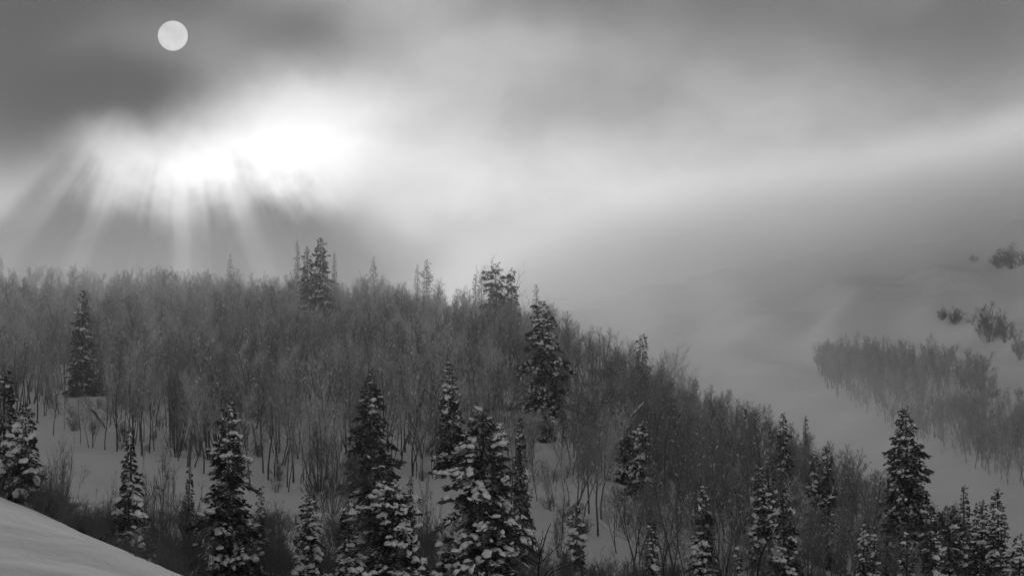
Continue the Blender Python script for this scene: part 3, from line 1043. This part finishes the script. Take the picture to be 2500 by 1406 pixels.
def gn_forest(name, pts, kind_idx, rot, scl, protos, label):
    """one mass of trees: points that carry instances of the real trees' meshes"""
    me = bpy.data.meshes.new(name)
    me.from_pydata(np.asarray(pts).tolist(), [], [])
    for nm, ty, data in (("kind_idx", 'INT', kind_idx), ("rot", 'FLOAT', rot), ("scl", 'FLOAT', scl)):
        at_ = me.attributes.new(nm, ty, 'POINT')
        at_.data.foreach_set("value", np.asarray(data).tolist())
    ob = bpy.data.objects.new(name, me)
    col.objects.link(ob)
    tag(ob, label, kind="stuff")
    ng = bpy.data.node_groups.new(name, 'GeometryNodeTree')
    ng.interface.new_socket("Geometry", in_out='INPUT', socket_type='NodeSocketGeometry')
    ng.interface.new_socket("Geometry", in_out='OUTPUT', socket_type='NodeSocketGeometry')
    nin, nout = ng.nodes.new('NodeGroupInput'), ng.nodes.new('NodeGroupOutput')
    gi = ng.nodes.new('GeometryNodeGeometryToInstance')
    for objs in reversed(protos):
        jn = ng.nodes.new('GeometryNodeJoinGeometry')
        for o in objs:
            oi = ng.nodes.new('GeometryNodeObjectInfo')
            oi.transform_space = 'ORIGINAL'
            oi.inputs['Object'].default_value = o
            ng.links.new(oi.outputs['Geometry'], jn.inputs[0])
        ng.links.new(jn.outputs[0], gi.inputs[0])
    iop = ng.nodes.new('GeometryNodeInstanceOnPoints')
    ng.links.new(nin.outputs[0], iop.inputs['Points'])
    ng.links.new(gi.outputs[0], iop.inputs['Instance'])
    iop.inputs['Pick Instance'].default_value = True

    def attr(nm, ty):
        a = ng.nodes.new('GeometryNodeInputNamedAttribute')
        a.data_type = ty
        a.inputs['Name'].default_value = nm
        return a.outputs[0]
    ng.links.new(attr("kind_idx", 'INT'), iop.inputs['Instance Index'])
    cx = ng.nodes.new('ShaderNodeCombineXYZ')
    ng.links.new(attr("rot", 'FLOAT'), cx.inputs[2])
    er = ng.nodes.new('FunctionNodeEulerToRotation')
    ng.links.new(cx.outputs[0], er.inputs[0])
    ng.links.new(er.outputs[0], iop.inputs['Rotation'])
    ng.links.new(attr("scl", 'FLOAT'), iop.inputs['Scale'])
    ng.links.new(iop.outputs[0], nout.inputs[0])
    md = ob.modifiers.new("trees", 'NODES')
    md.node_group = ng
    return ob


LOOK = ["straight bare tree", "narrow bare tree", "clean-trunked bare tree", "snow-flecked wide bare tree",
        "low-branched bare tree", "three-stemmed bare tree", "four-stemmed bare tree", "many-stemmed fan-shaped bare tree", "twin-stemmed bare tree"]
MARKS = [(200, 990, "the lone left spire fir"), (318, 1200, "the small thin-topped fir"), (560, 1130, "the tall full fir"), (745, 1200, "the medium snow-dotted fir"),
         (810, 1040, "the little clearing"), (905, 1120, "the dim tall fir"), (1100, 1150, "the tall hazy fir"), (1172, 1180, "the largest ragged fir"),
         (1272, 1240, "the needle-topped slim fir"), (1405, 1310, "the stubby lone fir"), (1335, 1120, "the pale thin fir"), (1545, 1180, "the snowy pair of firs"),
         (1592, 1350, "the thin sparse fir"), (1720, 1340, "the shapely snowy fir"), (1866, 1300, "the twin spires"), (1916, 1360, "the fir beside the twin spires"),
         (1912, 1180, "the dim upper fir"), (2005, 1230, "the two firs at the wood edge"), (2120, 1400, "the small snowy twin firs"),
         (2213, 1310, "the big broad fir"), (2390, 1380, "the right corner firs"), (420, 1080, "the tall stem clump"), (60, 1050, "the left edge firs")]


def tree_label(x, y, k, h):
    """which one: its own look, then the landmark it stands by"""
    j = min(range(len(MARKS)), key=lambda q: (MARKS[q][0] - x) ** 2 + (2 * (MARKS[q][1] - y)) ** 2)
    mx, my, nm = MARKS[j]
    if abs(x - mx) > 0.8 * abs(y - my):
        near = "just" if abs(x - mx) < 45 else "well"
        rel = near + (" left of " if x < mx else " right of ")
    else:
        rel = "upslope behind " if y < my else "downslope in front of "
    size = "tall " if h > 9.0 else ("small " if h < 6.6 else "")
    return size + LOOK[k] + " " + rel + nm, "bare trees by " + nm


def build_wood():
    rng = np.random.default_rng(21)
    X, Y, Z, px, py = wood_candidates()
    n = len(X)
    kinds = rng.choice(9, n, p=[.17, .17, .22, .10, .14, .07, .05, .02, .06])
    dk = (px > 1250) & (rng.random(n) < np.where(px > 1480, 0.75, 0.45))
    kinds = np.where(dk, rng.choice([2, 4, 8], n), kinds)
    kinds = np.where((Y > 545) & (rng.random(n) < 0.6), rng.choice([0, 3, 5, 6], n), kinds)
    hgt = rng.uniform(5.2, 10.2, n) * np.interp(Y, [250, 420, 640], [1.08, 1.0, 0.80]) * (1.0 + 0.11 * bumps(X, Y, 38, 9, 6)) * np.where((px > 1400) & (Y > 330), 0.84, 1.0)
    hgt = np.where((px > 1400) & (Y > 330), np.clip(hgt, 4.6, 7.4), hgt)
    scl = hgt / 9.0
    rot = rng.uniform(0, 6.28, n)
    hgt = lower_before_firs(px, py, Y, hgt)
    scl = hgt / 9.0
    hide = hgt < 2.6
    X, Y, Z, px, py, kinds, hgt, scl, rot = [q[~hide] for q in (X, Y, Z, px, py, kinds, hgt, scl, rot)]
    n = len(X)
    order = np.argsort(Y / hgt)
    protos = {}
    print("wood trees", n)
    for i in order[:300]:
        lab, g = tree_label(px[i], py[i], int(kinds[i]), hgt[i])
        e = plant_tree(int(kinds[i]), (X[i], Y[i], Z[i]), rot[i], scl[i], "bare_tree", lab, g)
        protos.setdefault(int(kinds[i]), e)
    rest = order[300:]
    pl = [list(protos[k].children) for k in range(9)]
    gn_forest("bare_wood", np.c_[X, Y, Z][rest], kinds[rest], rot[rest], scl[rest], pl,
              "leafless wood covering the hill up to the misty ridge line")
    # undergrowth between the stems
    ux, uy = X + rng.normal(0, 1.2, n), Y + rng.normal(0, 1.6, n)
    uz = terrain(ux, uy)
    sel = rng.random(n) < np.where(px > 1500, 0.75, 0.38)
    # brush in the hollow between the meadow and the near firs
    vx, vy = rng.uniform(-45, 35, 2600), rng.uniform(165, 262, 2600)
    vz = terrain(vx, vy)
    wx, wy = project(vx, vy, vz)
    low = np.interp(wx, [0, 130, 260, 480, 620, 760, 960, 1060, 1280, 1400, 1450, 1600], [1235, 1240, 1285, 1262, 1262, 1275, 1215, 1225, 1350, 1380, 1415, 1420])
    gd = (wy > low) & (wy < 1560) & (wx > -40) & (wx < 1640) & (rng.random(2600) < 0.6)
    vx, vy, vz = vx[gd], vy[gd], vz[gd]
    sk = [list(plant_shrub(k, (ux[j], uy[j], uz[j]), 0.0, 0.5, "small bare bush between the stems at the front of the wood",
                           "undergrowth bushes at the front of the wood").children) for k, j in enumerate(order[:4])]
    up = np.r_[np.c_[ux, uy, uz][sel], np.c_[vx, vy, vz]]
    m = len(up)
    us = np.r_[rng.uniform(0.3, 0.8, int(sel.sum())), rng.uniform(0.4, 0.95, len(vx))]
    gn_forest("undergrowth", up, rng.choice(4, m), rng.uniform(0, 6.28, m), us, sk,
              "low bare undergrowth filling the wood and the hollow below the meadow")
    # grove on the far slope
    m = 9500
    gx, gy = rng.uniform(30, 190, m), rng.uniform(420, 900, m)
    gz = terrain(gx, gy)
    qx, qy = project(gx, gy, gz)
    top = np.interp(qx, [1990, 2050, 2150, 2300, 2420, 2425, 2430, 2520, 2700], [905, 885, 890, 905, 950, 1015, 1030, 1030, 1020])
    bot = np.interp(qx, [1990, 2050, 2120, 2200, 2300, 2400, 2520, 2700], [915, 985, 1020, 1060, 1110, 1150, 1215, 1290])
    ok = (qx > 1995) & (qy > top) & (qy < bot) & (qx < 2620)
    ok &= ~((qx > 2255) & (qx < 2420) & (qy > 972) & (qy < 1012))
    ok &= ~((qx > 2330) & (qy > 985) & (qy < 1020))
    gx, gy, gz = gx[ok], gy[ok], gz[ok]
    k = len(gx)
    print("grove", k)
    gn_forest("bare_grove", np.c_[gx, gy, gz], rng.choice([2, 4, 8], k), rng.uniform(0, 6.28, k), rng.uniform(3.2, 7.8, k) / 9.0, pl,
              "heart-shaped leafless grove on the far snow slope right of the ridge")
    return pl


# shrubs: px, py of the top, half width px, distance, kind, label
SHRUBS = [
    (150, 1082, 58, 168, 2, "large rounded bare bush right of the left edge firs"),
    (112, 1110, 40, 170, 0, "dark bare bush pressed against the second fir from left"),
    (228, 1205, 32, 160, 1, "low bare bush beside the edge of the snow shoulder"),
    (288, 1160, 40, 180, 0, "bare bush on the left of the small thin-topped fir"),
    (400, 1108, 82, 214, 2, "wide fan-shaped bare willow right of the small thin-topped fir"),
    (350, 1120, 40, 222, 1, "upright bare bush behind the small thin-topped fir"),
    (470, 1200, 62, 204, 3, "dark tangled bush left of the tall full fir"),
    (415, 1270, 48, 190, 0, "dense dark bush under the wide fan-shaped willow"),
    (372, 1312, 42, 122, 1, "low bare bush on the lip of the snow shoulder"),
    (330, 1270, 26, 128, 1, "tiny twiggy bush at the crest of the snow shoulder"),
    (690, 1238, 56, 222, 3, "pale bare bush between tall full fir and medium fir"),
    (655, 1290, 42, 215, 0, "bare bush at the right foot of the tall full fir"),
    (812, 1058, 58, 282, 2, "big dark bush below the little clearing"),
    (775, 1090, 44, 276, 3, "bare bush overlapping the left of the big dark bush"),
    (860, 1090, 34, 290, 1, "narrow bush between the big dark bush and dim tall fir"),
    (1040, 1188, 60, 226, 2, "feathery bush right of the blunt snow-heaped fir"),
    (1085, 1250, 55, 216, 3, "feathery bush left of the largest ragged fir"),
    (1020, 1235, 40, 220, 0, "bare bush tucked behind the blunt snow-heaped fir"),
    (1385, 1335, 72, 214, 2, "broad reedy bush at the foot of the snow track"),
    (1480, 1362, 60, 220, 3, "low reedy bush at the bottom of the snow track"),
    (1330, 1345, 40, 218, 1, "low bare bush between the largest fir and snow track"),
    (1365, 1242, 22, 266, 0, "dark dense thicket left of the stubby lone fir"),
    (1545, 1330, 40, 236, 0, "low brush right of the lower snow track"),
    (1655, 1290, 48, 240, 3, "brush between the thin sparse fir and shapely fir"),
    (1780, 1290, 48, 240, 0, "brush right of the shapely snow-covered fir"),
    (1860, 1310, 48, 238, 3, "brush beneath the twin spire firs"),
    (1985, 1270, 48, 246, 0, "brush right of the snowy fir by twin spires"),
    (2060, 1260, 48, 248, 2, "brush left of the small snowy twin firs"),
    (2170, 1265, 40, 246, 3, "brush between small twin firs and big broad fir"),
    (2350, 1330, 40, 240, 0, "brush beneath the pointed fir near right corner"),
    (2412, 748, 48, -835, 2, "dark round bush high on the far snow slope"),
    (2455, 770, 30, -835, 0, "smaller bush right of the dark round far bush"),
    (2332, 752, 24, -792, 1, "thin bush left of the dark round far bush"),
    (2300, 752, 15, -785, 1, "tiny bush leftmost in the row above the grove"),
    (2375, 868, 55, -950, 2, "dense bush just right of the heart-shaped grove"),
    (2405, 905, 32, -958, 0, "small bush on the lower right side of dense grove bush"),
    (2492, 815, 28, -880, 3, "bush on far slope cut by the right edge below round bush"),
    (2475, 602, 52, -655, 2, "misty dark bush near the top right of the slope"),
    (2440, 618, 26, -655, 0, "faint bush left of the misty upper right bush"),
    (2378, 622, 14, -640, 1, "faintest little bush on the upper right slope"),
    (2330, 960, 40, -1000, 2, "low bush in the gap of snow below the grove"),
    (2300, 978, 25, -1000, 3, "small low bush left end of the snow gap"),
    (2428, 945, 22, -972, 0, "small bush on the snow right of the grove"),
    (2487, 945, 14, -970, 0, "tiny bush on the snow near the right edge"),
    (62, 1198, 14, -1212, 1, "tiny twig tuft on the lip below the second fir from left"),
    (186, 1222, 16, -1240, 0, "twig tuft on the snow lip under the large rounded bush"),
    (246, 1236, 14, -1258, 1, "twig tuft on the lip left of the thin-topped fir"),
    (296, 1262, 16, -1284, 0, "twig tuft on the lip in front of the thin-topped fir"),
    (402, 1338, 18, -1366, 1, "twig tuft low on the lip at the bottom edge"),
    (435, 892, 52, 332, 2, "tall fan-shaped clump of bare stems at top of meadow"),
    (490, 930, 42, 334, 0, "bare clump right of the tall fan-shaped one above meadow"),
]


def foot_distance(px, py, lo, hi):
    """distance at which the ground is seen at that pixel"""
    dd = np.linspace(lo, hi, 600)
    r = ray(px, py)
    X, Y, Zr = r[0] / r[1] * dd, dd, r[2] / r[1] * dd
    below = terrain(X, Y) > Zr
    return float(dd[np.argmax(below)]) if below.any() else hi


def build_shrubs():
    rng = np.random.default_rng(31)
    for px, py, hw, d, k, label in SHRUBS:
        if d < 0:
            d = foot_distance(px, -d, 500 if px > 1800 else 95, 1500) - (0 if px > 1800 else 1.0)
        top = at(px, py, d)
        gz = tz(top[0], top[1])
        h = top[2] - gz
        w = hw * d / FOC
        if h < 0.25:
            print("low shrub", label, h)
            h = 0.25
        k = 4 if d > 600 else k
        wk = (1.5, 1.1, 1.9, 1.4, 1.5)[k]
        plant_shrub(k, (top[0], top[1], gz), rng.uniform(0, 6.28), (w / wk, w / wk, h / 3.0 * 1.05), label,
                    "bare bushes around the meadow and slopes")


# leaning and fallen trunks: two pixel ends with distances
LOGS = [((690, 800), (735, 845), 470, "pale snow-dusted trunk leaning in the wood left of the skyline spire"),
        ((895, 815), (955, 850), 470, "snow-dusted trunk leaning below the skyline cluster of firs"),
        ((360, 858), (402, 885), 425, "fallen trunk lying in the left wood right of spire"),
        ((1020, 925), (1062, 985), 372, "slanting pale trunk left of the tall hazy fir"),
        ((1500, 1060), (1572, 985), 365, "long pale trunk slanting up behind the snowy pair of firs"),
        ((225, 1000), (262, 1050), 345, "pale slanting trunk at the left end of the meadow"),
        ((780, 1001), (818, 1003), 338, "short log wedged level between trunks above the little clearing"),
        ((820, 870), (880, 905), 430, "snowy slanting branch-trunk in the middle of the wood"),
        ((1075, 880), (1040, 850), 430, "thin broken trunk leaning left of the large clumpy fir"),
        ((1820, 1000), (1822, 1045), 400, "pale upright dead trunk in the dense right wood")]


def single_out():
    """things that would still share a label are told apart by their order in the picture"""
    from collections import defaultdict
    by = defaultdict(list)
    for o in bpy.data.objects:
        if o.parent is None and "category" in o.keys():
            by[o["label"]].append(o)
    words = ["leftmost", "second from left,", "third from left,", "fourth from left,", "fifth from left,", "sixth from left,", "seventh from left,"]
    for lab, obs in by.items():
        if len(obs) < 2 or len(obs) > len(words):
            continue
        obs.sort(key=lambda o: project(*o.location)[0])
        for i, o in enumerate(obs):
            new = (words[i] if i < len(obs) - 1 else "rightmost") + " " + lab
            if len(new.split()) <= 16:
                o["label"] = new


def build_logs():
    rng = np.random.default_rng(41)
    for (a, b, d, label) in LOGS:
        p, q = at(*a, d), at(*b, d + 1.5)
        e = empty("leaning_trunk", (p + q) / 2)
        tag(e, label, "dead trunk", "leaning and fallen trunks in the wood")
        c = (p + q) / 2
        s = np.linspace(0, 1, 7)[:, None]
        pts = p - c + (q - p) * s + rng.normal(0, 0.06, (7, 3))
        g = Geo()
        g.tube(pts, np.linspace(0.17, 0.09, 7), 7)
        dr = (q - p) / np.linalg.norm(q - p)
        for j in range(5):
            u = rng.uniform(.3, .95)
            b0 = p - c + (q - p) * u
            g.spikes([b0], [b0 + dr * .6 + rng.normal(0, .5, 3)], [0.03])
        g.obj("trunk", M_BARK, e)
        sn = Geo()
        m = 9
        u = rng.random((m, 1))
        cen = p - c + (q - p) * u + [0, 0, 0.13]
        snow_lumps(sn, cen, np.repeat([dr], m, 0), np.c_[rng.uniform(.3, .6, m), np.full(m, .13), np.full(m, .12)], rng, False)
        sn.obj("snow_load", M_SNOWLOAD, e, smooth=True)


# dark stems close to the camera
def build_saplings():
    rng = np.random.default_rng(51)
    D = 42.0

    def stem(paths, root, label, group="dark bare stems close to the camera"):
        bp = at(*root, D)
        e = empty("bare_sapling", (bp[0], bp[1], tz(bp[0], bp[1])))
        tag(e, label, "sapling", group)
        o = np.array(e.location)
        for k, (pp, w0, w1) in enumerate(paths):
            dd = D + np.linspace(0, rng.uniform(-.8, .8) * (k > 0), len(pp))
            pts = np.array([at(x, y, q) for (x, y), q in zip(pp, dd)]) - o
            if k == 0:
                pts = np.vstack([[0, 0, -0.2], pts])
            # resample for smooth bends
            tt = np.linspace(0, 1, len(pts))
            t2 = np.linspace(0, 1, len(pts) * 3)
            pts = np.c_[[np.interp(t2, tt, pts[:, i]) for i in range(3)]].T
            pts[1:-1] = (pts[:-2] + 2 * pts[1:-1] + pts[2:]) / 4
            g = Geo()
            g.tube(pts, np.linspace(w0, w1, len(pts)) * D / FOC * 0.5, 6)
            for j in range(5 if k else 2):
                i = rng.integers(len(pts) // 3, len(pts))
                g.spikes([pts[i]], [pts[i] + rng.normal(0, .025, 3) + [0, 0, .02]], [0.008])
            g.obj("stem" if k == 0 else "branch", M_DARKSTEM, e, smooth=True)

    stem([([(1314, 1440), (1315, 1378), (1319, 1350), (1326, 1330), (1336, 1296), (1344, 1278)], 5.5, 1.6),
          ([(1315, 1378), (1300, 1366), (1288, 1360), (1268, 1350)], 3.0, 1.0),
          ([(1318, 1360), (1309, 1346), (1308, 1328), (1296, 1312), (1282, 1300), (1271, 1294)], 3.2, 0.9),
          ([(1309, 1347), (1296, 1338), (1278, 1335)], 2.2, 0.8),
          ([(1309, 1348), (1318, 1334), (1324, 1318), (1325, 1300)], 2.2, 0.8),
          ([(1317, 1376), (1332, 1362), (1350, 1344), (1366, 1332), (1374, 1322)], 3.0, 0.9)], (1314, 1440),
         "dark forked bare sapling close by in front of the snow track")
    stem([([(1318, 1430), (1330, 1402), (1345, 1388), (1362, 1380), (1376, 1374)], 3.4, 1.0)], (1318, 1430),
         "thin dark stem arching low right of the forked sapling")
    stem([([(1322, 1440), (1342, 1398), (1368, 1386), (1400, 1377), (1425, 1371)], 3.6, 1.0)], (1322, 1440),
         "longer dark stem arching far right of the forked sapling")
    stem([([(1623, 1440), (1620, 1380), (1624, 1355), (1632, 1334), (1650, 1312)], 4.6, 1.2)], (1623, 1440),
         "thin dark stem with bent tip left of the shapely fir")
    stem([([(1768, 1440), (1774, 1390), (1780, 1358), (1788, 1325)], 5.0, 1.4)], (1768, 1440),
         "straight dark stem below the shapely fir at the bottom edge")
    stem([([(1848, 1440), (1850, 1390), (1858, 1352), (1872, 1322), (1888, 1304), (1900, 1282), (1910, 1270)], 6.0, 1.2)], (1848, 1440),
         "thick dark stem bending right in front of the twin spires")
    stem([([(1574, 1440), (1570, 1400), (1568, 1375)], 3.6, 1.4)], (1574, 1440),
         "short dark stem tip at the bottom below the sparse fir")


def build_air():
    def box(name, lo, hi):
        x0, y0, z0 = lo
        x1, y1, z1 = hi
        v = [(x0, y0, z0), (x1, y0, z0), (x1, y1, z0), (x0, y1, z0), (x0, y0, z1), (x1, y0, z1), (x1, y1, z1), (x0, y1, z1)]
        f = [[0, 3, 2, 1], [4, 5, 6, 7], [0, 1, 5, 4], [1, 2, 6, 5], [2, 3, 7, 6], [3, 0, 4, 7]]
        mt = bpy.data.materials.new(name)
        mt.use_nodes = True
        mt.node_tree.nodes.clear()
        o = mesh_obj(name, v, f, mt)
        return o, NT(mt.node_tree)
    o, N = box("haze", (-440, -80, -64), (440, 1720, 330))
    tag(o, "thin even winter haze filling the valley air", kind="stuff")
    out = N.n('ShaderNodeOutputMaterial')
    pv = N.n('ShaderNodeVolumePrincipled')
    pv.inputs['Color'].default_value = (0.95, 0.95, 0.95, 1)
    pv.inputs['Density'].default_value = HAZE
    pv.inputs['Anisotropy'].default_value = 0.25
    N.put(out.inputs['Volume'], pv.outputs[0])
    # cloud lying on the upper mountain
    o, N = box("low_cloud", (-260, 228, -1.2), (360, 1500, 300))
    tag(o, "drifting low cloud wrapped around the ridge and upper slope", kind="stuff")
    out = N.n('ShaderNodeOutputMaterial')
    pv = N.n('ShaderNodeVolumePrincipled')
    pv.inputs['Color'].default_value = (1.0, 1.0, 1.0, 1)
    pv.inputs['Anisotropy'].default_value = 0.62
    pos = N.n('ShaderNodeNewGeometry').outputs['Position']
    sep = N.n('ShaderNodeSeparateXYZ')
    N.put(sep.inputs[0], pos)
    x, y, z = sep.outputs
    nz = N.noise(N.v('MULTIPLY', pos, (1, 0.6, 1.6)), 0.011, 3.0, 0.5)
    nf = N.ss(nz, 0.30, 0.72, 0.25, 1.6)
    # reference surfaces: the wooded hill, carried on level behind its ridge, and the plane of the far slope
    c0, c1, c2 = FIT
    hill = N.m('MULTIPLY_ADD', N.m('MINIMUM', y, 620), 0.17, 15.2 - 0.17 * 280)
    hill = N.m('MULTIPLY_ADD', N.m('MAXIMUM', N.m('SUBTRACT', x, 5), 0), -0.37, hill)
    far = N.m('MULTIPLY_ADD', x, c1, N.m('MULTIPLY_ADD', y, c2, c0))
    hgt = N.m('SUBTRACT', z, N.m('MAXIMUM', hill, far))
    hf = N.m('SUBTRACT', z, far)
    thin = N.m('MULTIPLY', N.ss(hgt, 30, 3), N.ss(y, 230, 620))
    thin = N.m('MULTIPLY', thin, N.m('MAXIMUM', N.ss(y, 690, 600), N.ss(x, 10, 70, 0.0, 0.32)))
    hug = N.m('MULTIPLY', N.ss(hf, 40, 0), N.m('MULTIPLY', N.ss(z, 96, 140), N.m('MULTIPLY', N.ss(y, 720, 960), N.ss(x, -40, 25))))
    dens = N.m('MULTIPLY', nf, N.m('ADD', N.m('MULTIPLY', thin, CLOUD_THIN), N.m('MULTIPLY', hug, CLOUD_HUG)))
    N.put(pv.inputs['Density'], dens)
    N.put(out.inputs['Volume'], pv.outputs[0])
    o.data.materials[0].cycles.volume_sampling = 'DISTANCE' if hasattr(o.data.materials[0].cycles, 'volume_sampling') else 'DISTANCE'


HAZE = 0.00004
CLOUD_THIN = 0.0022
CLOUD_HUG = 0.016
_gx, _gy = np.meshgrid(np.linspace(10, 190, 20), np.linspace(760, 1220, 20))
_A = np.c_[np.ones(400), _gx.ravel(), _gy.ravel()]
FIT = [float(q) for q in np.linalg.lstsq(_A, terrain(_gx, _gy).ravel(), rcond=None)[0]]

build_conifers()
build_wood()
build_lone_trees()
build_shrubs()
single_out()
build_logs()
build_saplings()
build_air()
